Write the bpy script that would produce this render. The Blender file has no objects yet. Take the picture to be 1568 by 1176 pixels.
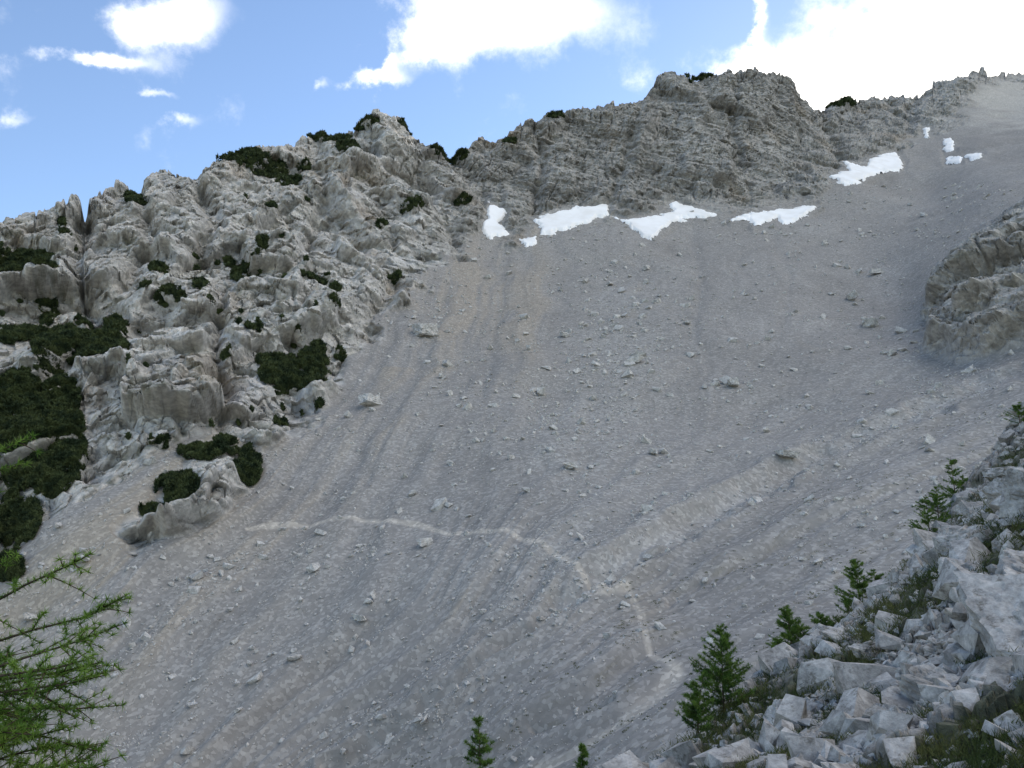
import bpy, math, numpy as np, time, bmesh
from mathutils import Vector
T0=time.time()
rng=np.random.default_rng(7)
F=1184.0; PITCH=math.radians(12); CP,SP=math.cos(PITCH),math.sin(PITCH)

# ------------------------------------------------------------------ helpers
def bearing(u,v):
    a=(u-784.0)/F; b=(588.0-v)/F
    dy=CP-b*SP
    return a/dy,(SP+b*CP)/dy
def tps(pts,vals,lam=1e-6):
    pts=np.asarray(pts,float); vals=np.asarray(vals,float)
    c=pts.mean(0); s=pts.std()
    q=(pts-c)/s; n=len(q)
    d2=((q[:,None]-q[None])**2).sum(-1)
    K=0.5*d2*np.log(d2+1e-12)+lam*np.eye(n)
    Pm=np.c_[np.ones(n),q]
    A=np.zeros((n+3,n+3)); A[:n,:n]=K; A[:n,n:]=Pm; A[n:,:n]=Pm.T
    w=np.linalg.solve(A,np.r_[vals,0,0,0])
    def ev(x,y):
        sh=x.shape; X=(x.ravel()-c[0])/s; Y=(y.ravel()-c[1])/s
        out=w[n]+w[n+1]*X+w[n+2]*Y
        for i in range(n):
            d=(X-q[i,0])**2+(Y-q[i,1])**2
            out=out+w[i]*0.5*d*np.log(d+1e-12)
        return out.reshape(sh)
    return ev
def h3(ix,iy,iz,seed):
    h=(ix.astype(np.uint32)*np.uint32(73856093))^(iy.astype(np.uint32)*np.uint32(19349663))^(iz.astype(np.uint32)*np.uint32(83492791))^np.uint32((seed*2654435761)&0xffffffff)
    h^=h>>np.uint32(15); h*=np.uint32(2246822519); h^=h>>np.uint32(13); h*=np.uint32(3266489917); h^=h>>np.uint32(16)
    return h.astype(np.float32)/np.float32(4294967295.0)
def vnoise(p,seed=0):
    i=np.floor(p).astype(np.int64).astype(np.int32); f=(p-i).astype(np.float32)
    f=f*f*f*(f*(f*6-15)+10)
    x,y,z=i[:,0],i[:,1],i[:,2]; r=0
    for dx in (0,1):
        wx=f[:,0] if dx else 1-f[:,0]
        for dy in (0,1):
            wy=f[:,1] if dy else 1-f[:,1]
            for dz in (0,1):
                wz=f[:,2] if dz else 1-f[:,2]
                r=r+wx*wy*wz*h3(x+dx,y+dy,z+dz,seed)
    return r*2-1
ROT=np.array([[0.0,0.8,0.6],[-0.8,0.36,-0.48],[-0.6,-0.48,0.64]])
def fbm(p,octv=4,seed=0,gain=.5,ridge=False):
    a=1.0;s=0;t=0;q=np.asarray(p,float)
    for k in range(octv):
        n=vnoise(q,seed+k*17)
        if ridge: n=1-2*np.abs(n)
        s=s+a*n; t+=a; a*=gain
        q=q@ROT*2.03+7.3
    return s/t
def facets(p,seed=0,cheb=False,tilt=1.6,off=.9):
    """blocky cell noise: every cell is a tilted plane; returns (height, crack distance)"""
    i=np.floor(p).astype(np.int32); n=len(p)
    F1=np.full(n,9.,np.float32);F2=np.full(n,9.,np.float32);H=np.zeros(n,np.float32)
    for dx in(-1,0,1):
        for dy in(-1,0,1):
            for dz in(-1,0,1):
                cx,cy,cz=i[:,0]+dx,i[:,1]+dy,i[:,2]+dz
                a=h3(cx,cy,cz,seed);b=h3(cx,cy,cz,seed+1);c=h3(cx,cy,cz,seed+2)
                ox=(cx+a-p[:,0]).astype(np.float32);oy=(cy+b-p[:,1]).astype(np.float32);oz=(cz+c-p[:,2]).astype(np.float32)
                if cheb: d=np.maximum(np.maximum(np.abs(ox),np.abs(oy)),np.abs(oz))
                else: d=np.sqrt(ox*ox+oy*oy+oz*oz)
                ga=a*57.0%1.0-.5; gb=b*91.0%1.0-.5; gc=c*37.0%1.0-.5
                hh=(ox*ga+oy*gb+oz*gc)*tilt+(a+b+c-1.5)*off
                m=d<F1
                F2=np.where(m,F1,np.minimum(F2,d)); H=np.where(m,hh,H); F1=np.where(m,d,F1)
    return H,F2-F1
def sstep(a,b,x):
    t=np.clip((x-a)/(b-a),0,1); return t*t*(3-2*t)
def pline_d(u,v,pl):
    pl=np.asarray(pl,float); D=np.full(u.shape,1e9)
    for (x0,y0),(x1,y1) in zip(pl[:-1],pl[1:]):
        dx,dy=x1-x0,y1-y0; L=dx*dx+dy*dy
        t=np.clip(((u-x0)*dx+(v-y0)*dy)/L,0,1)
        D=np.minimum(D,np.hypot(u-x0-t*dx,v-y0-t*dy))
    return D
def poly_sd(u,v,poly):
    pl=list(poly)+[poly[0]]
    D=pline_d(u,v,pl); ins=np.zeros(u.shape,bool)
    for (x0,y0),(x1,y1) in zip(pl[:-1],pl[1:]):
        if y0==y1: continue
        c=((y0>v)!=(y1>v))&(u<(x1-x0)*(v-y0)/(y1-y0)+x0)
        ins^=c
    return np.where(ins,D,-D)
def blur(G,k,axis):
    P_=np.pad(G,[(k+1,k) if a==axis else (0,0) for a in range(2)],mode='edge'); c=np.cumsum(P_,axis=axis); n=2*k+1
    return (c[n:]-c[:-n])/n if axis==0 else (c[:,n:]-c[:,:-n])/n
def mk_mesh(name,V,Fc,mat,smooth=False,col=None,extra=None):
    V=np.ascontiguousarray(V,np.float32); Fc=np.ascontiguousarray(Fc,np.int32); k=Fc.shape[1]
    me=bpy.data.meshes.new(name)
    me.vertices.add(len(V)); me.vertices.foreach_set('co',V.ravel())
    me.loops.add(Fc.size); me.loops.foreach_set('vertex_index',Fc.ravel())
    me.polygons.add(len(Fc)); me.polygons.foreach_set('loop_start',np.arange(0,Fc.size,k,dtype=np.int32))
    try: me.polygons.foreach_set('loop_total',np.full(len(Fc),k,np.int32))
    except Exception: pass
    sm=smooth if isinstance(smooth,np.ndarray) else np.full(len(Fc),smooth,bool)
    me.polygons.foreach_set('use_smooth',sm)
    me.update(calc_edges=True)
    if col is not None:
        a=me.attributes.new('col','FLOAT_COLOR','POINT')
        c=np.ones((len(V),4),np.float32); c[:,:3]=col; a.data.foreach_set('color',c.ravel())
    if extra is not None:
        for kx,vv in extra.items():
            a=me.attributes.new(kx,'FLOAT','POINT'); a.data.foreach_set('value',np.ascontiguousarray(vv,np.float32).ravel())
    me.materials.append(mat)
    ob=bpy.data.objects.new(name,me); bpy.context.scene.collection.objects.link(ob)
    return ob
def grid_faces(nr,nc):
    r=np.arange(nr-1)[:,None]; c=np.arange(nc-1)[None]
    a=r*nc+c
    return np.stack([a,a+nc,a+nc+1,a+1],-1).reshape(-1,4)

# ------------------------------------------------------------------ materials
class NT:
    def __init__(s,nt): s.t=nt; s.l=nt.links
    def n(s,typ,**kw):
        nd=s.t.nodes.new(typ)
        for k,v in kw.items():
            if k.startswith('i_'):
                key=k[2:]; key=int(key) if key.isdigit() else key
                if hasattr(v,'is_linked') : s.l.new(v,nd.inputs[key])
                else: nd.inputs[key].default_value=v
            else: setattr(nd,k,v)
        return nd
    def m(s,op,a,b=0.0,c=0.0,clamp=False):
        nd=s.t.nodes.new('ShaderNodeMath'); nd.operation=op; nd.use_clamp=clamp
        for i,x in enumerate((a,b,c)):
            if hasattr(x,'is_linked'): s.l.new(x,nd.inputs[i])
            else: nd.inputs[i].default_value=x
        return nd.outputs[0]
    def ramp(s,x,a,b,c=0.0,d=1.0):
        nd=s.t.nodes.new('ShaderNodeMapRange'); nd.interpolation_type='SMOOTHSTEP'
        s.l.new(x,nd.inputs[0])
        for i,q in enumerate((a,b,c,d)): nd.inputs[i+1].default_value=q
        return nd.outputs[0]
    def mulc(s,col,fac):
        nd=s.t.nodes.new('ShaderNodeVectorMath'); nd.operation='SCALE'
        s.l.new(col,nd.inputs[0])
        if hasattr(fac,'is_linked'): s.l.new(fac,nd.inputs['Scale'])
        else: nd.inputs['Scale'].default_value=fac
        return nd.outputs[0]
def new_mat(name,rough=.9):
    m=bpy.data.materials.new(name); m.use_nodes=True
    nt=m.node_tree; b=nt.nodes['Principled BSDF']; b.inputs['Roughness'].default_value=rough
    b.inputs['Specular IOR Level'].default_value=.15
    return m,NT(nt),b
def stone_mat(name,use_attr,base,s1,s2,bumpd,var=.5,lich=0.0,det=6.0):
    m,N,b=new_mat(name)
    g=N.n('ShaderNodeTexCoord').outputs['Object']
    n1=N.n('ShaderNodeTexNoise',i_Vector=g,i_Scale=s1,i_Detail=det,i_Roughness=.68).outputs[0]
    n2=N.n('ShaderNodeTexNoise',i_Vector=g,i_Scale=s2,i_Detail=3.0,i_Roughness=.7).outputs[0]
    f=N.m('MULTIPLY',N.ramp(n1,.3,.7,1-var,1+var),N.ramp(n2,.3,.7,.8,1.2))
    if use_attr: c=N.n('ShaderNodeAttribute',attribute_name='col').outputs['Color']
    else:
        c0=N.n('ShaderNodeRGB'); c0.outputs[0].default_value=(*base,1); c=c0.outputs[0]
    if lich>0:
        n3=N.n('ShaderNodeTexNoise',i_Vector=g,i_Scale=s1*2.3,i_Detail=5.0,i_Roughness=.75).outputs[0]
        mx=N.n('ShaderNodeMix',data_type='RGBA'); N.l.new(N.ramp(n3,.52,.66,0,lich),mx.inputs[0]); N.l.new(c,mx.inputs[6]); mx.inputs[7].default_value=(.11,.10,.08,1); c=mx.outputs[2]
    N.l.new(N.mulc(c,f),b.inputs['Base Color'])
    h=N.m('ADD',n1,N.m('MULTIPLY',n2,.35))
    bp=N.n('ShaderNodeBump',i_Height=h,i_Strength=.9,i_Distance=bumpd)
    N.l.new(bp.outputs[0],b.inputs['Normal'])
    return m
m,N,b=new_mat('limestone_and_scree'); mat_ter=m
g=N.n('ShaderNodeTexCoord').outputs['Object']
rkA=N.n('ShaderNodeAttribute',attribute_name='rockm').outputs['Fac']
n1=N.n('ShaderNodeTexNoise',i_Vector=g,i_Scale=.5,i_Detail=6.0,i_Roughness=.7).outputs[0]
vo=N.n('ShaderNodeTexVoronoi',i_Vector=g,i_Scale=1.8)
vr=N.n('ShaderNodeSeparateColor'); N.l.new(vo.outputs['Color'],vr.inputs[0])
peb=N.m('POWER',vr.outputs[0],2.5)
fs=N.m('MULTIPLY_ADD',peb,.45,.85)
fs=N.m('MULTIPLY',fs,N.ramp(n1,.3,.7,.93,1.07))
fr=N.ramp(n1,.3,.7,.70,1.27)
f=N.m('ADD',N.m('MULTIPLY',fr,rkA),N.m('MULTIPLY',fs,N.m('SUBTRACT',1.0,rkA)))
c=N.n('ShaderNodeAttribute',attribute_name='col').outputs['Color']
N.l.new(N.mulc(c,f),b.inputs['Base Color'])
hh=N.m('ADD',N.m('MULTIPLY',n1,N.m('MULTIPLY_ADD',rkA,.6,.03)),N.m('MULTIPLY',vr.outputs[0],.05))
bp=N.n('ShaderNodeBump',i_Height=hh,i_Strength=.9,i_Distance=1.2)
N.l.new(bp.outputs[0],b.inputs['Normal'])
mat_boul=stone_mat('boulder_limestone',False,(.46,.45,.43),.9,4.0,.25,.3)
mat_fg=stone_mat('near_limestone',True,None,3.5,18.0,.05,.35,.5)
mat_fgr=stone_mat('near_rock',False,(.38,.37,.355),3.0,16.0,.035,.42,.7)
m,N,b=new_mat('snow',.6); mat_snow=m
g=N.n('ShaderNodeTexCoord').outputs['Object']
n1=N.n('ShaderNodeTexNoise',i_Vector=g,i_Scale=.12,i_Detail=6.0).outputs[0]
mx=N.n('ShaderNodeMix',data_type='RGBA'); N.l.new(N.ramp(n1,.35,.7),mx.inputs[0]); mx.inputs[6].default_value=(.94,.94,.94,1); mx.inputs[7].default_value=(.84,.83,.81,1)
N.l.new(mx.outputs[2],b.inputs['Base Color'])
def leaf_mat(name,c1,c2,sc,trans=.25):
    m,N,b=new_mat(name,.7)
    g=N.n('ShaderNodeTexCoord').outputs['Object']
    n1=N.n('ShaderNodeTexNoise',i_Vector=g,i_Scale=sc,i_Detail=3.0).outputs[0]
    mx=N.n('ShaderNodeMix',data_type='RGBA'); N.l.new(N.ramp(n1,.35,.65),mx.inputs[0]); mx.inputs[6].default_value=(*c1,1); mx.inputs[7].default_value=(*c2,1)
    N.l.new(mx.outputs[2],b.inputs['Base Color'])
    if trans>0:
        tr=N.n('ShaderNodeBsdfTranslucent'); N.l.new(mx.outputs[2],tr.inputs[0])
        ms=N.n('ShaderNodeMixShader'); ms.inputs[0].default_value=trans
        N.l.new(b.outputs[0],ms.inputs[1]); N.l.new(tr.outputs[0],ms.inputs[2])
        N.l.new(ms.outputs[0],m.node_tree.nodes['Material Output'].inputs[0])
    return m
mat_pine=leaf_mat('dwarf_pine_needles',(.020,.033,.015),(.062,.080,.030),.35,0)
mat_larch=leaf_mat('larch_needles',(.11,.21,.035),(.24,.37,.07),5.0,.4)
mat_sap=leaf_mat('sapling_needles',(.07,.14,.028),(.17,.27,.055),5.0,.35)
mat_grass=leaf_mat('alpine_grass',(.05,.075,.022),(.12,.13,.045),1.5,.2)
mat_bark,_,bb=new_mat('larch_bark'); bb.inputs['Base Color'].default_value=(.09,.065,.045,1)

# ------------------------------------------------------------------ main terrain
SKY=np.array([(-700,420),(-300,385),(0,345),(30,338),(60,332),(90,335),(115,325),(125,328),(130,342),(140,325),(165,308),(185,295),(215,290),(245,263),(262,265),(280,275),(300,270),(335,245),(370,240),(410,228),(450,217),(490,208),(540,201),(570,191),(610,190),(635,208),(650,226),(665,231),(690,243),(703,240),(715,228),(738,210),(750,220),(765,217),(810,190),(830,182),(870,175),(905,166),(940,166),(985,156),(1000,135),(1010,118),(1030,112),(1038,120),(1050,124),(1080,121),(1110,113),(1150,115),(1190,118),(1210,130),(1230,150),(1248,168),(1270,165),(1300,155),(1330,153),(1370,149),(1400,145),(1430,132),(1460,122),(1490,110),(1510,116),(1540,113),(1568,112),(1700,100),(1900,60),(2300,0)],float)
ctrl=[(-600,420,250),(-600,1176,120),(-600,800,165),(2200,20,430),(2200,600,150),(2200,1000,90),(-300,1700,80),(800,1700,62),(1700,1700,45),
(0,1176,118),(250,1176,116),(500,1176,108),(800,1176,84),(1000,1176,70),(1250,1100,64),(1568,1000,70),
(0,900,152),(0,700,182),(0,500,235),(0,350,290),(150,860,150),(150,650,195),(150,400,285),(150,320,325),
(380,800,165),(600,800,160),(800,830,140),(920,900,117),(1000,980,97),(1100,900,108),(1300,780,128),(1568,640,150),(1400,900,90),
(300,600,208),(300,450,270),(250,275,350),(440,330,335),(440,225,400),(470,640,213),(430,480,262),(580,192,435),(600,320,375),(600,450,305),(560,560,245),
(750,600,220),(750,470,318),(750,390,385),(700,245,455),(850,180,500),(850,280,455),(900,340,425),(1000,600,222),(1050,450,318),(1050,345,425),(1030,120,545),(1060,240,480),
(1190,125,555),(1200,250,500),(1200,330,440),(1200,600,215),(1200,450,310),(1250,170,600),(1350,155,640),(1300,280,480),(1450,230,530),(1400,350,380),(1380,480,285),(1350,600,195),
(1490,112,660),(1568,115,690),(1568,200,530),(1568,560,180),(1500,540,205),(1480,440,250),(1568,330,290),(1568,430,235),(1430,300,440)]
ctrl=np.array(ctrl,float)
inv=tps(ctrl[:,:2],1/ctrl[:,2],1e-4)
cols=np.r_[np.arange(-700,-30,15.),np.arange(-30,1598,1.4),np.arange(1598,2300,15.)]
NC=len(cols); N1=830; N2=26; N0=14
skyv=np.interp(cols,SKY[:,0],SKY[:,1])
jf,_=facets(np.c_[cols/10.,cols*0+.5,cols*0+.5],93,tilt=2.2); jf2,_=facets(np.c_[cols/4.,cols*0+.5,cols*0+.5],96)
jag=fbm(np.c_[cols/11.,cols*0,cols*0],4,91)*3.0+jf*3.5+jf2*1.5
t=np.linspace(0,1,N1)[:,None]
Vtop=skyv[None]+(1195-skyv[None])*t
Vtop=Vtop+jag[None]*np.exp(-(Vtop-skyv[None])/22.)
Vv=np.vstack([Vtop, 1195+(1750-1195)*(np.arange(1,N2+1)[:,None]/N2)**1.2+0*skyv[None]])
Uu=np.broadcast_to(cols[None],Vv.shape).copy()
NR=Vv.shape[0]
Y=1/np.clip(inv(Uu,Vv),1/900.,1/30.)
tx,tz=bearing(Uu,Vv)
B=np.stack([Y*tx,Y,Y*tz],-1)
du=np.gradient(B,axis=1); dv=np.gradient(B,axis=0)
Nn=np.cross(dv,du); Nn/=np.linalg.norm(Nn,axis=-1,keepdims=True)+1e-9
sgn=np.sign((Nn*(-B)).sum(-1,keepdims=True)); Nn*=sgn
print('base',time.time()-T0)
uf=Uu.ravel(); vf=Vv.ravel(); Bf=B.reshape(-1,3)
rockpoly=[(-900,-100),(-900,930),(0,862),(50,822),(100,775),(180,735),(240,702),(290,682),(325,645),(345,668),(400,690),(470,662),(520,602),(540,548),(585,510),(590,470),(625,450),(650,410),(700,392),(740,366),(800,372),(820,348),(930,332),(1000,332),(1130,327),(1250,312),(1290,270),(1380,238),(1400,215),(1470,190),(1480,160),(1500,138),(1540,126),(1600,140),(1700,150),(1700,-100)]
isl=[(330,692),(398,700),(396,742),(345,790),(300,822),(245,832),(205,852),(200,820),(215,800),(255,765),(292,705)]
outc=[(1900,170),(1568,298),(1530,328),(1475,378),(1425,415),(1408,480),(1412,535),(1465,552),(1520,546),(1568,530),(1900,490)]
nz=fbm(Bf/16.0,4,5)*26+fbm(Bf/3.5,2,55)*9
sdo=poly_sd(uf,vf,outc)
sd=np.maximum(np.maximum(poly_sd(uf,vf,rockpoly),poly_sd(uf,vf,isl)+6),sdo)
trans=np.exp(-((uf-640)/90)**2-((vf-430)/70)**2)
sdn=sd+nz*(1+1.2*trans)*np.where(sdo>-30,.5,1)
rock=sstep(-4,9,sdn)
snows=[[(748,310),(775,326),(765,343),(780,358),(750,367),(737,352),(745,335)],
[(814,337),(850,325),(885,318),(931,315),(932,329),(895,343),(855,357),(822,363),(829,351)],
[(793,368),(822,361),(822,372),(806,381)],
[(938,331),(960,336),(1000,331),(1034,324),(1024,312),(1034,308),(1066,320),(1102,328),(1068,336),(1036,338),(1018,350),(998,368),(984,362),(962,346)],
[(1120,337),(1158,325),(1212,320),(1252,316),(1240,326),(1222,341),(1198,346),(1190,335),(1155,347),(1148,338)],
[(1268,270),(1300,262),(1290,247),(1325,256),(1330,244),(1370,233),(1384,250),(1381,263),(1345,266),(1322,277),(1292,286)],
[(1444,213),(1457,210),(1462,230),(1447,235)],[(1449,243),(1473,240),(1471,250),(1450,251)],[(1476,238),(1504,235),(1501,244),(1486,246)],[(1412,195),(1424,196),(1422,212),(1413,208)]]
snd=np.full(uf.shape,-1e3)
box=(uf>700)&(uf<1540)&(vf>170)&(vf<400)
for s in snows: snd[box]=np.maximum(snd[box],poly_sd(uf[box],vf[box],s))
calm=1-sstep(-9,-1,snd)
bigpines=[(30,660,100,70),(90,610,34,30),(60,725,60,36),(20,800,44,50),(30,512,60,15),(125,530,70,26),(25,402,62,17),(100,690,34,34),(430,572,34,30),(482,560,26,36),(272,760,34,28),(380,722,22,29)]
for (a,b_,ru,rv) in bigpines: calm=np.minimum(calm,.45+.55*sstep(.8,1.3,np.hypot((uf-a)/ru,(vf-b_)/rv)))
fl=[(0,[(590,480),(500,640),(390,760),(250,850),(100,1010),(0,1100)]),(1,[(690,430),(600,620),(450,820),(300,1000),(180,1176)]),
(2,[(765,390),(735,600),(640,800),(500,1000),(330,1176)]),(3,[(900,360),(885,560),(830,780),(690,960),(430,1150)]),
(4,[(1150,340),(1170,520),(1110,680),(960,820),(780,950),(490,1150)]),(4.5,[(1350,280),(1400,450),(1350,580),(1200,690),(1050,790)]),
(5,[(1620,250),(1600,530),(1400,620),(1230,705),(1050,805),(900,890),(750,990),(500,1176)]),(6,[(1568,640),(1300,780),(1100,890),(900,1010),(700,1130)]),
(7.5,[(1568,800),(1300,920),(1100,1030),(850,1176)]),(-1.5,[(330,660),(200,760),(80,850),(-50,950)]),(-3,[(0,500),(-200,800)])]
fp=[];fv=[]
for s,pl in fl:
    for q in pl: fp.append(q); fv.append(s)
S=tps(fp,fv,2e-2)(uf,vf)
slow=fbm(Bf/45.,3,23)
st1=fbm(np.c_[S*3.2+slow*1.1,vf/260.,S*0],2,31); st2=fbm(np.c_[S*11+slow*2.2,vf/120.,S*0],3,37); st3=fbm(np.c_[S*34+slow*5,vf/45.,S*0+4],2,39)
brk=sstep(-.25,.5,fbm(Bf/28.,3,45))
print('masks',time.time()-T0)
# ---- displacement
D=np.zeros(len(uf))
sc=1-rock
D+=sc*(st1*1.3+st2*.32*brk+st3*.09*brk+fbm(Bf/50.,2,42)*2.5+fbm(Bf/14.,3,41)*.6+fbm(Bf/2.2,2,43)*.12)
chan=[(1568,572),(1400,628),(1230,708),(1050,808),(905,893),(760,990),(640,1075),(500,1176)]
dch=pline_d(uf,vf,chan)+fbm(Bf/6.,3,46)*10
D+=sc*(-1.5*np.exp(-((dch-2)/10)**2)+.9*np.exp(-((dch-18)/9)**2))
for gl,am,wd_ in [([(770,400),(765,470),(745,560),(738,600)],.7,10),([(690,400),(675,470),(640,560),(600,650),(560,740)],.6,9),([(930,890),(1010,850),(1100,800),(1210,740)],1.5,5),([(1020,900),(1130,850),(1330,770),(1540,670)],1.1,5),([(560,640),(520,720),(470,800)],.5,9),([(800,1090),(870,1070),(930,1050)],.8,5),([(1060,350),(1075,430),(1060,520)],.6,9),([(1180,350),(1210,420),(1200,500)],.5,9)]:
    D-=sc*am*np.exp(-((pline_d(uf,vf,gl)+fbm(Bf/5.,2,47)*5)/wd_)**2)
ri=np.where(rock>.01)[0]; p=Bf[ri]; rk=rock[ri]*(.2+.8*sstep(-4,30,sdn[ri]))
ur=uf[ri]; vr_=vf[ri]
wob=np.stack([fbm(p/16.,2,61),fbm(p/16.,2,62),fbm(p/16.,2,63)],1)
cen=sstep(600,760,ur)*(1-.3*sstep(1350,1420,ur))
lf=1-cen
piv=np.array([-50.,430.,200.])
def unit(a): a=np.array(a,float); return a/np.linalg.norm(a)
nC=unit([.26,-.12,.93]); nL=unit([.46,-.10,.84])
def frame(n):
    e1=unit(np.cross([0,1,0],n)); e2=np.cross(n,e1); return np.stack([e1,e2,n],1)
pc=(p-piv)@frame(nC); pl_=(p-piv)@frame(nL)
pb=pc*cen[:,None]+pl_*lf[:,None]+wob*.8
big=fbm(p*np.array([1,1,.55])/58.,3,71,ridge=True)
H5,_=facets((pb+wob*1.5)/np.array([23.,23.,26.]),75,False,3.2,.8)
H1,C1=facets(pb/np.array([11.,11.,12.]),81,False,3.2,.8); H2,C2=facets((pb+wob*.5)/np.array([5.2,5.2,4.0]),84,False,2.9,.9)
H3,C3=facets((pb+wob*.3)/np.array([2.3,2.3,1.6]),87,False,2.6,.9)
H4,_=facets((pb+wob*4)/np.array([40.,40.,50.]),78,False,3.2,.7)
print('facets',time.time()-T0)
bc=pb[:,2]+fbm(p/60.,2,66)*3
def saw(x): f_=x-np.floor(x); return f_-np.maximum(0,(f_-.80))*5.0
irr=.5+.5*fbm(pb/np.array([34,34,9.]),2,67)
bed=saw(bc/14.)*4.6*sstep(.2,.7,irr)+saw(bc/5.4+.3)*2.4*(.35+.65*sstep(.75,.3,irr))+saw(bc/2.4)*.8
def smooth_r(x,k):
    G=np.zeros(NR*NC); G[ri]=x; G=G.reshape(NR,NC)
    for _ in range(2): G=blur(blur(G,k,0),k,1)
    return G.ravel()[ri]
coarse=smooth_r(big*6*(.5+.6*lf)+H4*7.5*(.75+.4*lf)+H5*5.0*(.55+.55*lf),2)
d=coarse+smooth_r(H1,1)*2.8*(.5+.5*lf)+H2*1.15*(.6+.5*lf)+H3*.5
cw=sstep(-.2,.35,fbm(p/17.,2,69))
d-=1.6*np.exp(-C1/.04)*cw*(1-.4*cen)+.7*np.exp(-C2/.05)*cw
d+=bed*(.42+.95*cen)
d+=fbm(p/1.6,2,76)*.2
for sp_,am_,wj,sd_ in [(11.,2.4,.07,79),(5.,1.1,.10,179)]:
    jx=pb[:,0]/sp_+fbm(p/25.,2,sd_)*1.2*11/sp_; jd=np.abs(jx-np.round(jx)); jm=sstep(-.05,.35,fbm(p/20.,2,sd_+1))
    d-=am_*np.exp(-(jd/wj)**2)*jm
gul=[([(635,205),(655,290),(690,350),(705,395)],9,13),([(690,240),(735,300),(760,345)],9,12),([(450,275),(530,345),(600,430),(560,530)],9,14),([(130,335),(118,420),(150,500),(100,560),(60,600)],10,12),([(1250,160),(1275,215),(1295,250)],9,9),([(345,450),(330,530),(345,600),(335,660)],8,11),([(215,290),(235,380),(190,440)],8,11),([(985,150),(960,230),(935,310)],7,8),([(1400,150),(1390,200)],6,8),([(480,210),(500,300),(470,380),(430,430)],8,11),([(820,185),(830,260),(815,330)],6,7),([(1130,115),(1120,200),(1150,300)],5,6),([(300,275),(330,350),(300,400)],8,10)]
for gl,am,wg in gul:
    dd=pline_d(ur,vr_,gl)+fbm(p/9.,2,68)*9
    d-=am*np.exp(-(dd/wg)**2)
d+=11*sstep(0,26,sdo[ri])
D[ri]+=rk*d
D*=calm
NrmF=Nn.reshape(-1,3)
rayF=-Bf/np.linalg.norm(Bf,axis=1,keepdims=True)
dirF=NrmF*(1-.58*rock)[:,None]+rayF*(.74*rock)[:,None]
Pf=Bf+dirF*D[:,None]
P=Pf.reshape(NR,NC,3)
back=[]
crest=P[0]
for k in range(N0,0,-1):
    dk=3*k**1.9
    q=crest.copy(); q[:,1]+=dk; q[:,0]+=dk*q[:,0]/q[:,1]*.6; q[:,2]-=dk*.85
    q+=np.stack([vnoise(q/25.,101+i) for i in range(3)],1)*min(6,k*1.2)
    q[:,2]=np.minimum(q[:,2],crest[:,2]-1.0*k)
    back.append(q)
Pall=np.concatenate([np.stack(back),P],0)
# ---- albedo
g0=np.array([.285,.274,.260]); tan=np.array([.345,.30,.24]); rk0=np.array([.41,.396,.373])
def mixc(a,b,f): return a*(1-f[:,None])+b*f[:,None]
col=np.tile(g0,(len(uf),1))
pebb=sstep(-.1,.6,fbm(Bf/22.,4,111)+ .8*np.exp(-((uf-930-(vf-560)*-.15)/80)**2)*np.exp(-((vf-600)/200)**2)-.25)
col*= (1+.07*st1+.14*st2*brk+.12*st3*brk+.11*fbm(Bf/30.,4,113)+.09*fbm(Bf/3.,3,114))[:,None]
tn=sstep(.05,.6,.5*st1+.7*st2*brk+ .75*np.exp(-((uf-740)/110)**2-((vf-470)/110)**2)+.45*np.exp(-((S-.6)/.7)**2)*(vf>560)-.16-.15*sstep(4.3,5,S))
col=mixc(col,tan,tn*.55)
col=mixc(col,np.array([.36,.315,.25]),sstep(0,.5,.5*st2+np.exp(-((S+1)/.6)**2)-.3)*.6)
col=mixc(col,np.array([.43,.425,.41]),pebb*.30*sstep(-.3,.3,vnoise(Bf/.9,117)))
col=mixc(col,np.array([.43,.425,.415]),np.exp(-((dch-4)/11)**2)*.45*sstep(520,600,vf)*sstep(-.5,.4,fbm(Bf/2.5,3,118)))
col=mixc(col,np.array([.50,.48,.44]),sstep(1440,1530,uf+fbm(Bf/20,3,119)*60)*sstep(215,165,vf+fbm(Bf/15,3,120)*25)*.7)  # sunlight on the top right corner, painted in as paler scree
paths=[([(378,806),(430,803),(480,800),(560,798),(640,803),(690,822),(780,830),(830,848),(870,870),(905,895)],5.5,.85),([(905,905),(960,892),(980,925),(988,975),(1030,1008)],8,.8),([(1030,1008),(990,1045),(940,1082),(870,1122),(790,1160),(730,1190)],15,.75)]
for i,(pl,w_,am) in enumerate(paths):
    dp=pline_d(uf,vf,pl)+fbm(Bf/4.,3,121)*2.5
    col=mixc(col,np.array([.47,.435,.385]),(1-sstep(w_*.3,w_,dp))*am)
lr=np.exp(-((uf-985)/40)**2-((vf-925)/45)**2)*(.6+.4*fbm(Bf/5.,3,122)); col=mixc(col,np.array([.36,.31,.25]),lr*.6)
cr=np.tile(rk0,(len(ri),1))
cr*=(1+.14*fbm(p/13.,4,131)+.12*vnoise(p/2.2,133)+.10*H2+.12*H1+.14*vnoise(np.c_[bc/1.3,pb[:,0]/22.,pb[:,1]/22.],134)*(.4+.6*cen))[:,None]
cr*=(1+.16*lf-.18*cen)[:,None]
cr=mixc(cr,np.array([.34,.275,.205]),sstep(.15,.6,fbm(p*np.array([1,1,.6])/24.,3,135)+.7*np.exp(-((ur-300)/70)**2-((vr_-580)/80)**2)-.1)*.45)
cr=mixc(cr,np.array([.19,.185,.17]),sstep(.15,.6,fbm(p/np.array([5.,5.,9.]),3,137))*.35)
cr=mixc(cr,np.array([.11,.105,.095]),np.exp(-C2/.04)*.35*cw)
fb=bc/14.-np.floor(bc/14.); cr=mixc(cr,np.array([.11,.105,.095]),np.exp(-((fb-.97)/.05)**2)*.6*sstep(.35,.7,irr)*(.4+.6*cen))
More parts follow.
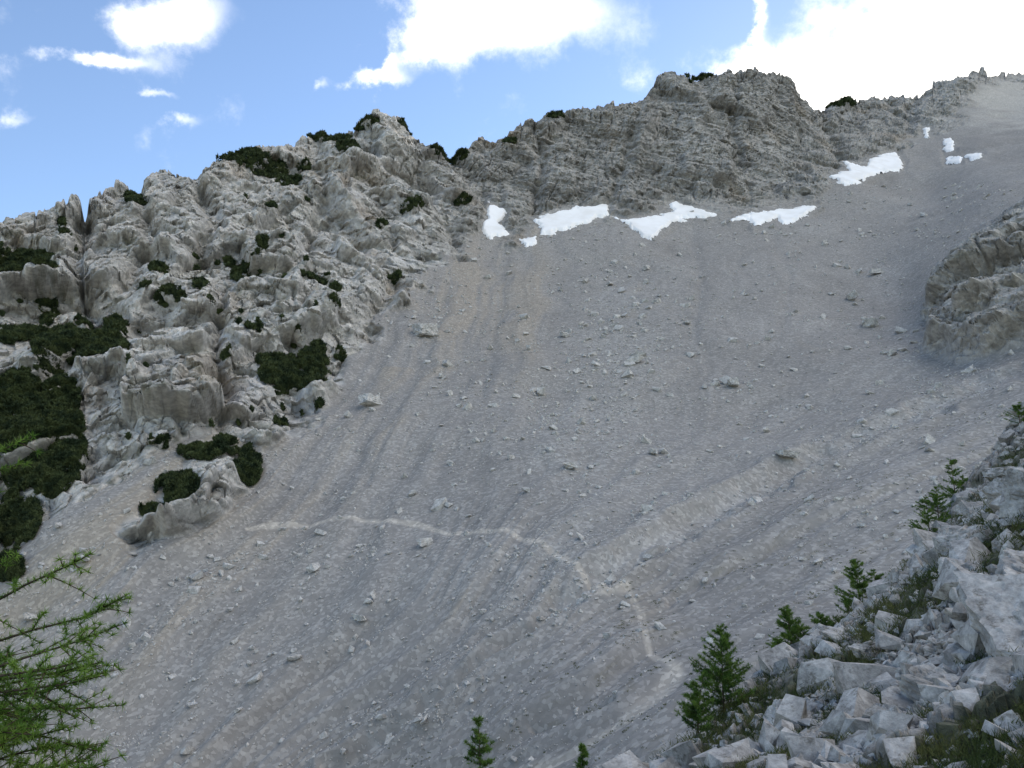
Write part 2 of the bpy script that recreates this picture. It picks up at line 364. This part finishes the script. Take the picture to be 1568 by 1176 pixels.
fb=bc/5.4+.3; fb=fb-np.floor(fb); cr=mixc(cr,np.array([.13,.125,.115]),np.exp(-((fb-.95)/.08)**2)*.5*(.3+.7*cen))
gm=sstep(.1,.5,fbm(p/9.,3,139))*sstep(.0,.5,vnoise(p/1.7,140))
cr=mixc(cr,np.array([.10,.105,.06]),gm*.5*(1-.4*cen))
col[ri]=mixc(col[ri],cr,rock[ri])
tf=sstep(5.1,5.6,S)*sstep(.25,.6,fbm(np.c_[S*30,vf/22.,uf/40.],3,143))*(vf>600)
col=mixc(col,np.array([.15,.135,.09]),tf*.35*sc)
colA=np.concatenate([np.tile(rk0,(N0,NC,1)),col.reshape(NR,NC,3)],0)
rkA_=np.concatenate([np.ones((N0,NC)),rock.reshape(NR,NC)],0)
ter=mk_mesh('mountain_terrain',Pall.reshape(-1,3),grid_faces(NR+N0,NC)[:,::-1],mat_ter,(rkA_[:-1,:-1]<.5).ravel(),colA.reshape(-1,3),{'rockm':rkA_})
print('terrain',time.time()-T0,len(uf))
colstep=np.arange(NC)
def surf(u,v):
    ci=np.clip(np.interp(u,cols,colstep),0,NC-2); 
    sv=np.interp(u,cols,skyv); vj=v-np.interp(u,cols,jag)*np.exp(-np.maximum(0,v-sv)/22.)
    r=np.clip((vj-sv)/(1195-sv)*(N1-1),0,N1-2)
    c0=ci.astype(int); r0=r.astype(int); fc=(ci-c0)[:,None]; fr=(r-r0)[:,None]
    return (P[r0,c0]*(1-fc)*(1-fr)+P[r0,c0+1]*fc*(1-fr)+P[r0+1,c0]*(1-fc)*fr+P[r0+1,c0+1]*fc*fr), r0,c0
rockG=rock.reshape(NR,NC); SG=S.reshape(NR,NC)

# ------------------------------------------------------------------ snow
for s in snows:
    a=np.array(s,float); u0,v0=a.min(0)-4; u1,v1=a.max(0)+4
    uu,vv=np.meshgrid(np.arange(u0,u1,.8),np.arange(v0,v1,.8)); sh=uu.shape
    U,W=uu.ravel(),vv.ravel()
    ps_,r0,c0=surf(U,W)
    sdd=poly_sd(U,W,s)+fbm(ps_/5.,4,151)*5.5
    keep=sdd>-.8
    hgt=np.clip(sdd*.35,-.5,1.0)**1.0
    nn=Nn[r0,c0]
    V=ps_+nn*hgt[:,None]+np.array([0,0,1])*(hgt*.4+fbm(ps_/9,2,152)*.15)[:,None]
    fc=grid_faces(*sh); fc=fc[keep[fc].all(1)]
    used=np.unique(fc); mp=np.zeros(len(V),int); mp[used]=np.arange(len(used))
    if len(fc): mk_mesh('snow_patch',V[used],mp[fc][:,::-1],mat_snow,True)

# ------------------------------------------------------------------ rock shapes
def hull_rock(r,cuts=0,flat=.7,rough=0.0):
    """angular block: jittered box corners plus a few surface points, convex hull"""
    c=np.array([[x,y,z] for x in(-1,1) for y in(-1,1) for z in(-1,1)],float)
    c=c*r.uniform(.45,1.0,(8,1))+r.normal(0,.16,(8,3))
    ex=r.normal(size=(4,3)); ex/=np.linalg.norm(ex,axis=1,keepdims=True); ex*=r.uniform(.8,1.25,(4,1))
    pts=np.r_[c,ex]*np.array([1,r.uniform(.5,.95),r.uniform(.3,flat)])
    bm=bmesh.new()
    for q in pts: bm.verts.new(q)
    res=bmesh.ops.convex_hull(bm,input=bm.verts[:])
    junk=[g_ for g_ in res['geom_interior'] if isinstance(g_,bmesh.types.BMVert)]
    if junk: bmesh.ops.delete(bm,geom=junk,context='VERTS')
    if cuts:
        for _ in range(cuts): bmesh.ops.subdivide_edges(bm,edges=bm.edges[:],cuts=1,use_grid_fill=True)
        bmesh.ops.triangulate(bm,faces=bm.faces[:])
    bm.verts.ensure_lookup_table(); bm.verts.index_update()
    V=np.array([v.co[:] for v in bm.verts]); Fc=np.array([[v.index for v in f.verts] for f in bm.faces]); bm.free()
    V/=np.abs(V).max()
    if rough>0:
        o_=r.uniform(0,99,3); n0=V/(np.linalg.norm(V,axis=1,keepdims=True)+1e-9)
        h1,k1=facets(V*2.6+o_,3); h2,k2=facets(V*7+o_,6)
        V=V+n0*(rough*(h1*.9+h2*.35-.6*np.exp(-k1/.08))+fbm(V*12+o_,2,9)*rough*.25)[:,None]
    return V,Fc
def rotm(e):
    cx,sx,cy,sy,cz,sz=np.cos(e[:,0]),np.sin(e[:,0]),np.cos(e[:,1]),np.sin(e[:,1]),np.cos(e[:,2]),np.sin(e[:,2])
    R=np.empty((len(e),3,3))
    R[:,0,0]=cz*cy;R[:,0,1]=cz*sy*sx-sz*cx;R[:,0,2]=cz*sy*cx+sz*sx
    R[:,1,0]=sz*cy;R[:,1,1]=sz*sy*sx+cz*cx;R[:,1,2]=sz*sy*cx-cz*sx
    R[:,2,0]=-sy;R[:,2,1]=cy*sx;R[:,2,2]=cy*cx
    return R
def scatter(name,pos,size,mat,nvar=10,tilt=.5,seed=1,**kw):
    r=np.random.default_rng(seed); var=[hull_rock(r,**kw) for _ in range(nvar)]
    idx=r.integers(0,nvar,len(pos)); Vs=[];Fs=[];o=0
    e=np.c_[r.normal(0,tilt,len(pos)),r.normal(0,tilt,len(pos)),r.uniform(0,6.28,len(pos))]; R=rotm(e)
    for k in range(nvar):
        m_=np.where(idx==k)[0]
        if len(m_)==0: continue
        V0,F0=var[k]
        X=np.einsum('nij,vj->nvi',R[m_],V0)*size[m_][:,None,None]+pos[m_][:,None]
        Vs.append(X.reshape(-1,3)); Fs.append((F0[None]+(np.arange(len(m_))*len(V0))[:,None,None]).reshape(-1,3)+o); o+=len(m_)*len(V0)
    return mk_mesh(name,np.concatenate(Vs),np.concatenate(Fs),mat,False)
n=150000
u=rng.uniform(-40,1600,n); v=rng.uniform(280,1190,n)
pp,r0,c0=surf(u,v); Sv=SG[r0,c0]
dens=.16+1.1*np.exp(-((u-930+(v-560)*.2)/75)**2)*np.exp(-((v-590)/150)**2)+.7*np.exp(-((Sv-5.0)/.2)**2)*(v>560)+.4*np.exp(-((Sv-4.2)/.5)**2)*(v>760)+.25*sstep(.1,.5,fbm(pp/25.,3,161))+.35*np.exp(-((u-640)/80)**2-((v-450)/70)**2)
dens*=(rockG[r0,c0]<.3)*(.4+sstep(-.2,.4,fbm(pp/7.,3,162)))
k=rng.uniform(0,1,n)<dens*.75
pp=pp[k]; ns=len(pp)
size=.15*(1-rng.uniform(0,.9975,ns))**(-.44)*(pp[:,1]/180.)**1.15
size=np.clip(size,.08,2.0)
scatter('scree_stones',pp+np.array([0,0,1])*(size*.2)[:,None],size,mat_boul,24,.5,3)
print('stones',ns,time.time()-T0)
bl=[(570,622,38),(652,838,25),(1205,707,32),(933,435,15),(1305,455,22),(650,510,40),(552,952,21),(455,1015,24),(133,865,26),(783,708,13),(1122,590,26),(1096,590,17),(1078,593,14),(1000,703,18),(972,562,28),(808,768,20),(690,708,14),(676,576,13),(875,728,24),(598,858,12),(570,930,13),(1330,500,25),(865,515,16),(1052,498,13),(1352,545,13),(1345,580,13),(1340,420,22),(676,652,10),(640,640,9),(990,412,11),(800,675,10),(740,935,11),(1180,510,11),(50,950,20),(95,815,12)]
for i,(a,b_,w) in enumerate(bl):
    q,_,_=surf(np.array([float(a)]),np.array([float(b_)])); s=w/F*q[0,1]*.55
    scatter('boulder',q+np.array([[0,-s*.15,s*.3]]),np.array([s]),mat_boul,1,.15,40+i,cuts=3,flat=.8,rough=.10)

# ------------------------------------------------------------------ foliage triangles
def tris_from(c,dirv,length,width,r):
    s=np.cross(dirv,r.normal(size=c.shape)); s/=np.linalg.norm(s,axis=1,keepdims=True)+1e-9
    w=np.asarray(width).reshape(-1,1)*.5; L=np.asarray(length).reshape(-1,1)
    V=np.stack([c-s*w,c+s*w,c+dirv*L],1).reshape(-1,3)
    return V,np.arange(len(V)).reshape(-1,3)
pines=bigpines+[(15,600,60,22),(165,500,34,14),(70,428,20,16),(70,460,17,22),(95,500,20,14),(75,545,24,34),(470,585,34,14),(410,552,18,10),(322,702,50,12),(345,690,20,9),(505,211,34,8),(368,246,36,9),(402,257,40,12),(440,273,22,11),(535,232,20,11),(680,236,26,7),(702,240,14,7),(210,320,18,9),(376,415,24,15),(350,398,10,7),(245,422,16,8),(262,469,24,9),(480,438,20,6),(512,450,9,6),(490,624,10,6),(510,482,10,6),(630,322,16,7),(708,313,12,6),(310,452,13,10),(232,786,18,8),(15,872,28,16),(20,885,24,14),(95,352,7,4),(605,422,10,6),(780,222,11,5),(1288,163,22,5),(1070,119,22,5),(620,197,14,5),(402,386,11,9),(330,480,10,5),(388,515,14,6),(415,322,9,6),(465,255,12,6),(560,200,18,5),(190,540,10,6),(345,548,8,5),(585,345,9,4),(455,520,9,6),(222,455,12,7),(125,478,14,6),(100,370,10,6),(430,650,11,6),(250,690,10,5),(520,545,10,6),(850,184,14,4)]
Vs=[];r=np.random.default_rng(5); NB=len(pines)
for _ in range(50):
    pines.append((r.uniform(0,540),r.uniform(300,700),r.uniform(2,5),r.uniform(1.5,3)))
for i,(a,b_,ru,rv) in enumerate(pines):
    nn_=int(ru*rv*10*(1.0 if ru*rv<2000 else .85))+50
    ang=r.uniform(0,6.28,nn_*2); rad=np.sqrt(r.uniform(0,1,nn_*2))
    uu=a+ru*rad*np.cos(ang); vv=b_+rv*rad*np.sin(ang)
    q,r0,c0=surf(uu,vv)
    kk=(rad*.9+fbm(q/5.0,3,171)*1.0+fbm(q/1.6,2,172)*.45<(1.0 if i<len(bigpines) else .9))
    if i>=NB: kk&=(rockG[r0,c0]>.5)
    q=q[kk]; rr=rad[kk]
    if len(q)<5: continue
    hump=(1-rr**2)*min(1.2,.08*min(ru,rv)+.4)+2.1*np.clip(.5+.7*fbm(q/2.2,2,173),0,1.2)
    q=q+np.array([0,-.4,.9])*(hump*r.uniform(.15,1,len(q))**.6)[:,None]
    dv_=r.normal(size=q.shape); dv_[:,2]=np.abs(dv_[:,2])+.4; dv_/=np.linalg.norm(dv_,axis=1,keepdims=True)
    s=q[:,1]/200
    V,_=tris_from(q,dv_,r.uniform(.5,1.0,len(q))*s,r.uniform(.3,.55,len(q))*s,r); Vs.append(V)
V=np.concatenate(Vs); mk_mesh('dwarf_pine_thicket',V,np.arange(len(V)).reshape(-1,3),mat_pine)
print('pines',len(V)//3,time.time()-T0)
n=26000; u=r.uniform(500,1600,n); v=r.uniform(560,1185,n); q,r0,c0=surf(u,v); Sv=SG[r0,c0]
kk=(Sv>5.1)&(fbm(np.c_[Sv*9,v/60.,u/60.],3,175)>.22)&(rockG[r0,c0]<.2)
q=q[kk][:1100]; q=np.repeat(q,12,0)+r.normal(0,.13,(len(q)*12,3))*[1,1,.2]
dv_=r.normal(size=q.shape)*[.5,.5,.3]+[0,0,1]; dv_/=np.linalg.norm(dv_,axis=1,keepdims=True)
V,Fc=tris_from(q,dv_,r.uniform(.08,.2,len(q)),np.full(len(q),.09),r)
mk_mesh('scree_grass',V,Fc,mat_grass)

# ------------------------------------------------------------------ near slope
fgp=np.array([(0,0,-1.7),(2.3,3.5,-.95),(1.3,7,-1.95),(1.3,9.3,-2.55),(-.4,9.3,-2.75),(-6,8.5,-4.8),(-3,3,-3.0),(-12,0,-5.5),(3,7,-1.45),(4.2,8,-1.05),(5.9,9,-.05),(4.1,12.5,-1.75),(6.5,15,-1.15),(9.4,18,.15),(14.5,22,3.7),(2.3,10.5,-2.3),(9,12,1.6),(22,27,8),(15,10,5.5),(12,0,4),(0,-15,1),(-15,-15,-2),(20,-15,8)],float)
fgz=tps(fgp[:,:2],fgp[:,2],1e-4)
ed=np.array([(-60,6),(-12,7.6),(-6,8.2),(-.4,9.3),(1.3,9.5),(2.3,10.6),(4.1,12.6),(6.5,15.1),(9.4,18.1),(14.5,22.1),(22,27),(60,45)],float)
def fg_h(x,y):
    z=fgz(x,y); dd=y-np.interp(x,ed[:,0],ed[:,1])
    dd=np.maximum(0,dd+.4)
    return z-.85*dd*sstep(0,1.2,dd)
az=np.radians(np.r_[np.arange(-180,-45,2.5),np.arange(-45,-6,.3),np.arange(-6,42,.075),np.arange(42,180.1,2.5)])
rr=np.exp(np.linspace(math.log(.6),math.log(48),620))
A,R_=np.meshgrid(az,rr); X=R_*np.sin(A); Yf=R_*np.cos(A)
Z=fg_h(X,Yf)
pf=np.stack([X,Yf,Z],-1).reshape(-1,3)
w2=np.stack([vnoise(pf*1.7,i) for i in range(3)],1)*.12
G1,K1=facets((pf+w2*2)/1.1,201); G2,K2=facets((pf+w2)/.36,204); G3,K3=facets((pf+w2*.4)/.12,207)
dz=G1*.10+G2*.08+G3*.05-.08*np.exp(-K2/.08)+fbm(pf*3,3,208)*.05
nfar=sstep(.5,3.0,R_.ravel())
pf2=pf+np.stack([dz*-.2,dz*-.2,dz*.95],1)*nfar[:,None]
def turf(p): return fbm(p/1.1,4,211)+.10
gmask=sstep(-.02,.3,turf(pf)-.25*G2)
c=np.tile(np.array([.28,.27,.255]),(len(pf),1))*(1+.2*G2+.2*G3)[:,None]
c=mixc(c,np.array([.12,.10,.08]),np.exp(-K2/.12)*.7)
c=mixc(c,np.array([.065,.07,.04]),gmask*.9)
near=mk_mesh('rocky_slope_ground',pf2,grid_faces(*X.shape),mat_fg,False,c)
def fgpos(x,y): return np.stack([x,y,fg_h(x,y)],1)
r=np.random.default_rng(12)
n=30000
rad=np.exp(r.uniform(math.log(3.0),math.log(30),n)); an=np.radians(r.uniform(-4,44,n)); x=rad*np.sin(an); y=rad*np.cos(an)
k=y<np.interp(x,ed[:,0],ed[:,1])+.25; x,y,rad=x[k],y[k],rad[k]
q=fgpos(x,y); gm2=sstep(-.05,.25,turf(q))
k=r.uniform(0,1,len(x))>gm2*.86; q=q[k]; rad=rad[k]
size=np.clip(.030*(1-r.uniform(0,.997,len(q)))**(-.47),.02,.32)*np.clip(rad/9,.6,1.4)
scatter('slope_rocks',q+np.array([0,0,1])*(size*.25)[:,None],size,mat_fgr,50,.6,9,flat=.6)
print('fg rocks',len(q),time.time()-T0)
for i,(x_,y_,s) in enumerate([(4.3,6.6,.62),(4.9,7.2,.6),(3.4,6.6,.34),(8.0,12.4,.5),(3.6,5.0,.36),(5.6,9.8,.4),(6.6,11.5,.4),(9.2,15.5,.5),(2.5,6.9,.28),(4.2,9.6,.32),(10.8,16.6,.6),(5.4,8.0,.45),(3.0,8.9,.27),(4.6,11.2,.33),(7.2,10.4,.5)]):
    q=fgpos(np.array([x_]),np.array([y_])); scatter('limestone_block',q+np.array([[0,0,s*.12]]),np.array([s]),mat_fgr,1,.35,300+i,cuts=4,flat=.6,rough=.09)
n=14000
rad=np.exp(r.uniform(math.log(3.0),math.log(30),n)); an=np.radians(r.uniform(-6,44,n)); x=rad*np.sin(an); y=rad*np.cos(an)
q=fgpos(x,y); k=(turf(q)>.08)&(y<np.interp(x,ed[:,0],ed[:,1])+.5); q=q[k]; rd=rad[k]
q=np.repeat(q,24,0); rd=np.repeat(rd,24); q=q+r.normal(0,.05,q.shape)*np.array([1,1,.2])*np.clip(rd/7,.7,2)[:,None]+[0,0,.02]
dv_=r.normal(size=q.shape)*[.6,.6,.2]+[0,0,.8]; dv_/=np.linalg.norm(dv_,axis=1,keepdims=True)
V,Fc=tris_from(q,dv_,r.uniform(.03,.08,len(q))*np.clip(rd/8,.8,1.6),.006*np.clip(rd/7,.8,2.2),r)
mk_mesh('slope_grass',V,Fc,mat_grass)
print('grass',len(Fc),time.time()-T0)

# ------------------------------------------------------------------ larches
def tube(pts,rads,k=6):
    pts=np.asarray(pts,float); V=[];Fc=[]
    for i,pt in enumerate(pts):
        tng=pts[min(i+1,len(pts)-1)]-pts[max(i-1,0)]; tng/=np.linalg.norm(tng)+1e-9
        a=np.cross(tng,[.3,.2,1.]) if abs(tng[2])<.9 else np.cross(tng,[1.,0,0]); a/=np.linalg.norm(a); b_=np.cross(tng,a)
        for j in range(k):
            th=6.283*j/k; V.append(pt+rads[i]*(a*math.cos(th)+b_*math.sin(th)))
    for i in range(len(pts)-1):
        for j in range(k): Fc.append((i*k+j,i*k+(j+1)%k,(i+1)*k+(j+1)%k,(i+1)*k+j))
    return np.array(V),np.array(Fc)
def larch(name,base,height,branches,needle,nw,tuft,per,r,trunk_r=.03,lean=(0,0),mat=None):
    e=bpy.data.objects.new(name,None); e.empty_display_size=.2; bpy.context.scene.collection.objects.link(e); e.location=base
    base=np.array(base,float)
    wv=[];wf=[];o=0; nd=[];ndir=[]
    def add(pts,rads):
        nonlocal o
        V,Fc=tube(pts,rads,5); wv.append(V); wf.append(Fc+o); o+=len(V)
    tp=[base+np.array([lean[0]*t_**2,lean[1]*t_**2,height*t_]) for t_ in np.linspace(-.05,1,9)]
    add(tp,trunk_r*np.linspace(1.1,.12,9))
    def tufts(pts):
        pts=np.array(pts); seg=np.linalg.norm(np.diff(pts,axis=0),axis=1); L=seg.sum(); m_=max(2,int(L/tuft)); cum=np.r_[0,np.cumsum(seg)]
        s=np.linspace(.12*L,L,m_)+r.normal(0,tuft*.2,m_); s=np.clip(s,0,L)
        c=np.stack([np.interp(s,cum,pts[:,i]) for i in range(3)],1)
        c=np.repeat(c,per,0); dv=r.normal(size=c.shape); ax=(pts[-1]-pts[0])/ (np.linalg.norm(pts[-1]-pts[0])+1e-9)
        dv=dv+ax*.5+[0,0,.35]; dv/=np.linalg.norm(dv,axis=1,keepdims=True)
        nd.append(c); ndir.append(dv)
    for br,twn in branches:
        br=np.array(br); L=np.linalg.norm(br[-1]-br[0])
        add(br,np.linspace(max(.004,L*.008),.0015,len(br))); tufts(br)
        for j in range(twn):
            t_=r.uniform(.15,.95); idx=t_*(len(br)-1); i0=int(idx); st=br[i0]*(1-(idx-i0))+br[min(i0+1,len(br)-1)]*(idx-i0)
            ax=br[-1]-br[0]; ax/=np.linalg.norm(ax); sd_=np.cross(ax,[0,0,1.]); sd_/=np.linalg.norm(sd_)+1e-9
            dr=ax*.7+sd_*r.choice([-1,1])*r.uniform(.3,1)+np.array([0,0,r.uniform(-.8,.6)]); dr/=np.linalg.norm(dr)
            l=L*r.uniform(.12,.30)*(1.15-t_*.8)
            tw=[st+dr*l*q_+np.array([0,0,-.12*l*q_*q_]) for q_ in (0,.33,.66,1)]
            add(tw,np.linspace(.0025,.001,4)); tufts(tw)
    c=np.concatenate(nd); dv=np.concatenate(ndir)
    V,Fc=tris_from(c,dv,needle*r.uniform(.7,1.2,len(c)),np.full(len(c),nw),r)
    a=mk_mesh('needles',V-base,Fc,mat or mat_larch); a.parent=e
    b_=mk_mesh('trunk_and_limbs',np.concatenate(wv)-base,np.concatenate(wf),mat_bark,True); b_.parent=e
    return len(Fc)
def auto_branches(base,H,r,n=70,spread=.33,lean=(0,0)):
    out=[]
    for i in range(n):
        t_=r.uniform(.02,.98); a=r.uniform(0,6.283); L=H*spread*(1.05-t_)**.8*r.uniform(.5,1.25)
        st=np.array(base)+[lean[0]*t_*t_,lean[1]*t_*t_,H*t_]; dr=np.array([math.cos(a),math.sin(a),r.uniform(.0,.6)])
        out.append(([st+dr*L*q_+np.array([0,0,.15*L*q_*q_]) for q_ in (0,.35,.7,1)],6 if L>.1 else 2))
    return out
r=np.random.default_rng(77)
cnt=0
for (ub,vb,yb,hp,n_,sp) in [(1108,1075,11.0,105,110,.46),(1068,1098,10.6,60,55,.6),(1213,1000,12.9,66,66,.5),(1262,985,13.6,42,40,.65),(1320,945,15.2,80,75,.5),(1300,950,15.0,40,32,.65),(1425,830,18.0,68,55,.5),(1438,800,18.5,55,44,.5),(1462,752,19.5,52,45,.52),(1562,655,21.0,40,30,.55),(736,1185,9.2,74,60,.42),(893,1190,9.2,44,42,.34),(1240,1000,13.,38,30,.75),(1190,1010,12.7,30,28,.85),(1345,910,15.6,34,30,.8),(1480,760,19.8,30,26,.8)]:
    tx_,tz_=bearing(ub,vb); x=yb*tx_; z=min(fg_h(np.array([x]),np.array([yb]))[0],yb*tz_)
    H=yb*tz_-z+hp/F*yb*1.02; bs=(x,yb,z); ln=(r.normal(0,.06),0)
    cnt+=larch('larch_sapling',bs,H,auto_branches(bs,H,r,n_,sp*hp/F*yb/H,ln),.045,.0075,.032,11,r,.014,ln,mat=mat_sap)
print('larch',cnt,time.time()-T0)
def W(u_,v_,y_):
    a,b_=bearing(u_,v_); return np.array([a*y_,y_,b_*y_])
brs=[]
def lim(pts,tw): brs.append(([W(*q) for q in pts],tw))
lim([(-170,1010,3.0),(-60,950,2.95),(40,895,2.9),(100,868,2.85),(140,848,2.8)],10)
lim([(-170,1060,3.0),(-60,1000,3.0),(50,965,3.0),(130,945,2.95),(192,912,2.9)],16)
lim([(-170,1100,2.9),(-60,1040,2.85),(30,1010,2.8),(110,985,2.8),(190,955,2.8)],16)
lim([(-170,1150,3.1),(-60,1110,3.1),(40,1085,3.1),(120,1085,3.1),(188,1080,3.1)],16)
lim([(-170,1130,3.0),(-70,1080,3.0),(20,1045,3.0),(90,1035,3.0),(150,1015,3.0)],14)
lim([(-170,1220,2.8),(-60,1180,2.8),(40,1150,2.8),(100,1140,2.8),(150,1150,2.8)],20)
lim([(-170,1260,2.8),(-60,1220,2.8),(30,1190,2.8),(100,1170,2.8),(135,1165,2.8)],20)
lim([(-170,1180,2.9),(-60,1130,2.8),(10,1110,2.7),(60,1100,2.7)],16)
lim([(-170,1200,2.7),(-80,1150,2.6),(-10,1120,2.5),(50,1125,2.5)],14)
lim([(-170,960,3.1),(-80,900,3.0),(-20,880,3.0),(25,850,3.0)],6)
lim([(-170,790,3.0),(-90,740,2.9),(-20,700,2.8),(50,668,2.7)],3)
lim([(-170,800,3.0),(-90,760,2.9),(-20,725,2.9),(40,710,2.9)],3)
for _ in range(22):
    ue=r.uniform(-20,165); ve=r.uniform(970,1200)+.15*ue; ye=r.uniform(2.5,3.3); v0=ve+r.uniform(20,110)
    lim([(-170,v0,3.0),(-80+ue*.2,v0-.45*(v0-ve),ye*.6+1.2),(ue*.6,v0-.75*(v0-ve),ye),(ue,ve,ye)],12)
tb=W(-175,1176,3.0); gz=fg_h(np.array([tb[0]]),np.array([3.0]))[0]; tt=W(-175,430,3.0)
base=(tb[0],3.0,gz-.1)
H=tt[2]-gz
for i in range(70):
    t_=r.uniform(.15,.98); a=r.uniform(1.8,4.9)
    L=.95*(1.05-t_)**.7*r.uniform(.6,1.1); st=np.array(base)+[0,0,H*t_]; dr=np.array([math.cos(a),math.sin(a),r.uniform(-.1,.35)])
    if dr[0]>-.15: continue
    brs.append(([st+dr*L*q_ for q_ in (0,.35,.7,1)],6))
print(larch('larch_tree',base,H,brs,.029,.0036,.030,18,r,.06),time.time()-T0)

# ------------------------------------------------------------------ sky & light
SUN_AZ=math.radians(27); SUN_EL=math.radians(28.5)
sv=Vector((math.sin(SUN_AZ)*math.cos(SUN_EL),math.cos(SUN_AZ)*math.cos(SUN_EL),math.sin(SUN_EL)))
ld=bpy.data.lights.new('sun','SUN'); ld.energy=4.0; ld.angle=math.radians(.5); ld.color=(1,.95,.88)
lo=bpy.data.objects.new('sun',ld); bpy.context.scene.collection.objects.link(lo); lo.rotation_euler=(-sv).to_track_quat('-Z','Y').to_euler(); lo.location=(0,0,900)
wd=bpy.data.worlds.new('World'); bpy.context.scene.world=wd; wd.use_nodes=True
nt=wd.node_tree; nt.nodes.clear(); N=NT(nt)
sky=N.n('ShaderNodeTexSky'); sky.sky_type='NISHITA'; sky.sun_disc=False; sky.sun_elevation=SUN_EL; sky.sun_rotation=SUN_AZ; sky.altitude=1500; sky.air_density=1.0; sky.dust_density=.15; sky.ozone_density=1.0
bg1=N.n('ShaderNodeBackground'); bg1.inputs[1].default_value=.15
N.l.new(N.mulc(sky.outputs[0],1.6),bg1.inputs[0])
tc=N.n('ShaderNodeTexCoord').outputs['Generated']
sx=N.n('ShaderNodeSeparateXYZ',i_Vector=tc); X_,Y_,Z_=sx.outputs
wn=N.n('ShaderNodeTexNoise',i_Vector=tc,i_Scale=9.0,i_Detail=7.0,i_Roughness=.64)
yy=N.m('MAXIMUM',Y_,.05); gx=N.m('DIVIDE',X_,yy); gz_=N.m('DIVIDE',Z_,yy)
sw=N.n('ShaderNodeSeparateColor'); N.l.new(wn.outputs['Color'],sw.inputs[0])
gx=N.m('MULTIPLY_ADD',N.m('SUBTRACT',sw.outputs[0],.5),.16,gx); gz_=N.m('MULTIPLY_ADD',N.m('SUBTRACT',sw.outputs[1],.5),.12,gz_)
tot=None
clouds=[(262,18,80,34,.85),(150,92,75,14,.85),(770,15,140,50,1.15),(680,70,70,32,.8),(580,128,40,15,.8),(600,104,12,12,.5),(1340,120,220,38,1.4),(1490,40,130,80,1.4),(1160,15,14,60,.6),(1240,95,90,22,.9),(285,190,28,12,.4),(30,182,26,14,.35),(245,150,30,9,.4),(490,130,14,10,.4),(1700,60,250,160,1.4)]
for (cu,cv,ru,rv,am) in clouds:
    a,b_=bearing(cu,cv); a2,_=bearing(cu+ru,cv); _,b2=bearing(cu,cv-rv); wx=abs(a2-a); wz=abs(b2-b_)
    dx=N.m('MULTIPLY',N.m('SUBTRACT',gx,a),1/wx); dz_=N.m('MULTIPLY',N.m('SUBTRACT',gz_,b_),1/wz)
    q=N.m('MULTIPLY_ADD',dx,dx,N.m('MULTIPLY',dz_,dz_))
    g_=N.m('MULTIPLY',N.m('EXPONENT',N.m('MULTIPLY',q,-.8)),am)
    tot=g_ if tot is None else N.m('ADD',tot,g_)
tot=N.m('MULTIPLY',tot,N.ramp(Y_,.1,.3))
dt=N.n('ShaderNodeVectorMath',operation='DOT_PRODUCT'); N.l.new(tc,dt.inputs[0]); dt.inputs[1].default_value=unit([.52,-.20,.74])
fill_bank=N.m('MULTIPLY',N.ramp(dt.outputs['Value'],.78,.93),1.2)  # unseen bright cloud bank, added high on the right to light the cliffs
tot=N.m('ADD',tot,fill_bank)
dn=N.m('ADD',tot,N.m('MULTIPLY_ADD',wn.outputs[0],1.6,-.89))
mask=N.ramp(dn,.04,.95)
bg2=N.n('ShaderNodeBackground'); bg2.inputs[0].default_value=(1.0,.965,.91,1); bg2.inputs[1].default_value=2.35
ms=N.n('ShaderNodeMixShader'); N.l.new(mask,ms.inputs[0]); N.l.new(bg1.outputs[0],ms.inputs[1]); N.l.new(bg2.outputs[0],ms.inputs[2])
out=N.n('ShaderNodeOutputWorld'); N.l.new(ms.outputs[0],out.inputs[0])

cam=bpy.data.cameras.new('camera'); co=bpy.data.objects.new('camera',cam); bpy.context.scene.collection.objects.link(co)
cam.sensor_width=36; cam.lens=36*F/1568; cam.clip_end=5000; cam.clip_start=.05
co.rotation_euler=(math.radians(90)+PITCH,0,0); bpy.context.scene.camera=co
sc_=bpy.context.scene; sc_.view_settings.view_transform='Standard'; sc_.view_settings.look='None'; sc_.view_settings.exposure=0
print('done',time.time()-T0)
